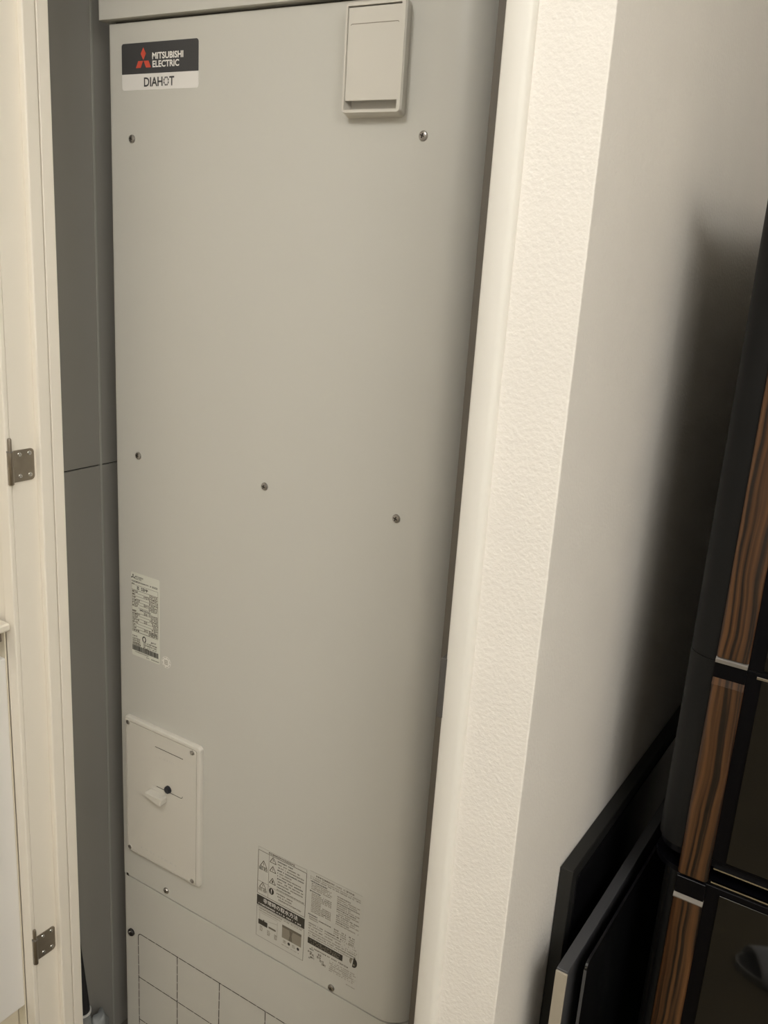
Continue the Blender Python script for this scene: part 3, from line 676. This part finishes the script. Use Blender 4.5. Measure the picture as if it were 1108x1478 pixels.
# ------------------------------------------------------------------ things on the closet floor
br = empty('cleaning_brush', (-1.172, -0.075, 0), 'short dark-handled cleaning brush leaning behind the left jamb', 'brush')
pb, ptp = Vector((-1.1760, -0.0735, 0.060+DZ)), Vector((-1.1790, -0.0890, 0.255+DZ))
bm = nb(); tube(bm, pb, ptp, 0.0135, 0.0115, 20); mk('handle', bm, M['brush_dark'], br, smooth=True)
ax = (ptp-pb).normalized()
bm = nb(); tube(bm, pb-ax*0.004, pb+ax*0.0005, 0.0155, 0.0155, 24); mk('collar', bm, M['brush_ring'], br, smooth=True)
bm = nb(); tube(bm, pb-ax*0.050, pb-ax*0.004, 0.0140, 0.0140, 20); mk('socket', bm, M['clear'], br, smooth=True)
bm = nb(); tube(bm, pb-ax*0.090, pb-ax*0.050, 0.0180, 0.0150, 20); tube(bm, Vector((pb.x, pb.y+0.006, 0.002)), pb-ax*0.090, 0.021, 0.019, 20); mk('bristles', bm, M['brush_ring'], br, smooth=True)
bm = nb(); n = 26; rows = []
for j, (h, r) in enumerate(((0.002, 0.014), (0.03, 0.017), (0.06, 0.016), (0.075, 0.016), (0.090, 0.017), (0.104, 0.017), (0.110, 0.013))):
    row = []
    for i in range(n):
        t = 2*math.pi*i/n; k = 1 + 0.13*math.sin(5*t+j*0.5) + rnd.uniform(-0.05, 0.05)
        row.append(bm.verts.new((-1.1660+0.75*r*k*math.cos(t), -0.0400+0.95*r*k*math.sin(t)-0.003*(j/6), h + (0.008*math.sin(3*t+1) if j > 4 else 0))))
    rows.append(row)
for A, B in zip(rows, rows[1:]):
    for i in range(n): bm.faces.new((A[i], A[(i+1) % n], B[(i+1) % n], B[i]))
bm.faces.new(rows[0]); bm.faces.new(rows[-1])
bg = mk('plastic_bag', bm, M['bag'], None, smooth=True, angle=80); tag(bg, 'crumpled translucent white plastic bag on the closet floor beside the brush', 'bag')

# ------------------------------------------------------------------ slipper on the floor, seen mirrored in the refrigerator glass
def slipper(toe, yc, ang, wd=0.100, L=0.270):
    o = empty('slipper', (toe[0]+L/2, toe[1], 0), 'grey open-toed slipper mirrored in the black refrigerator glass', 'slipper')
    def half(s):      # half width along the length 0..1
        return wd/2*max(0.0, (1-(abs(2*s-1))**3.2))**0.5*(1.0-0.12*math.sin(math.pi*min(1, s*1.2))*(1 if s > 0.45 else 0.2))
    ca, sa = math.cos(ang), math.sin(ang)
    def W(u, v, z): return (toe[0] + u*ca - v*sa, toe[1] + u*sa + v*ca, z)
    N = 28
    out = [(L*s, half(s)) for s in [i/N for i in range(N+1)]] + [(L*s, -half(s)) for s in [1-i/N for i in range(1, N)]]
    bm = nb(); A = [bm.verts.new(W(u, v, 0)) for u, v in out]; B = [bm.verts.new(W(u, v, 0.016)) for u, v in out]
    bm.faces.new(A); bm.faces.new(B)
    for i in range(len(A)): bm.faces.new((A[i], A[(i+1) % len(A)], B[(i+1) % len(A)], B[i]))
    mk('sole', bm, M['slip_sole'], o)
    bm = nb(); C = [bm.verts.new(W(L/2+(u-L/2)*0.95, v*0.88, 0.0168)) for u, v in out]; bm.faces.new(C); mk('insole', bm, M['slip_in'], o)
    bm = nb(); rows = []
    for i in range(15):
        row = []
        hgt = 0.030 + 0.035*min(1, i/9)
        for k in range(17):
            t = math.pi*k/16; s0 = 0.16 + 0.12*math.cos(t); s = s0 + (0.56-s0)*i/14; hw = half(s)
            row.append(bm.verts.new(W(L*s, hw*math.cos(t)*1.02, 0.010 + hgt*math.sin(t)**0.8)))
        rows.append(row)
    for A, B in zip(rows, rows[1:]):
        for k in range(16): bm.faces.new((A[k], A[k+1], B[k+1], B[k]))
    u = mk('upper', bm, M['slip'], o, smooth=True, angle=80)
    sd = u.modifiers.new('thickness', 'SOLIDIFY'); sd.thickness = 0.005; sd.offset = 1
    return o
slipper((-0.184, -0.967), 0, math.radians(4))

# ------------------------------------------------------------------ ceiling lamps (the room's light)
for (x, y, z), power, k in LAMPS:
    side = 'over the floor in front of the closet' if x < 0 else 'over the floor in front of the refrigerator'
    lp = empty('ceiling_lamp', (x, y, z), 'round white domed ceiling lamp ' + side, 'lamp')
    bm = nb(); lathe(bm, [(0.17*k, 0.0), (0.17*k, -0.03)], (x, y, z), 40); mk('base', bm, M['lamp_base'], lp, smooth=True)
    gm = mat('lamp_diffuser', (0.9, 0.88, 0.82), 0.4, emit=LAMP_TINT, estr=power)
    bm = nb(); lathe(bm, [(r*k, h) for r, h in ((0.150, -0.031), (0.158, -0.050), (0.158, -0.085), (0.145, -0.120), (0.110, -0.150), (0.060, -0.168), (0.01, -0.173))], (x, y, z), 40); mk('diffuser', bm, gm, lp, smooth=True)
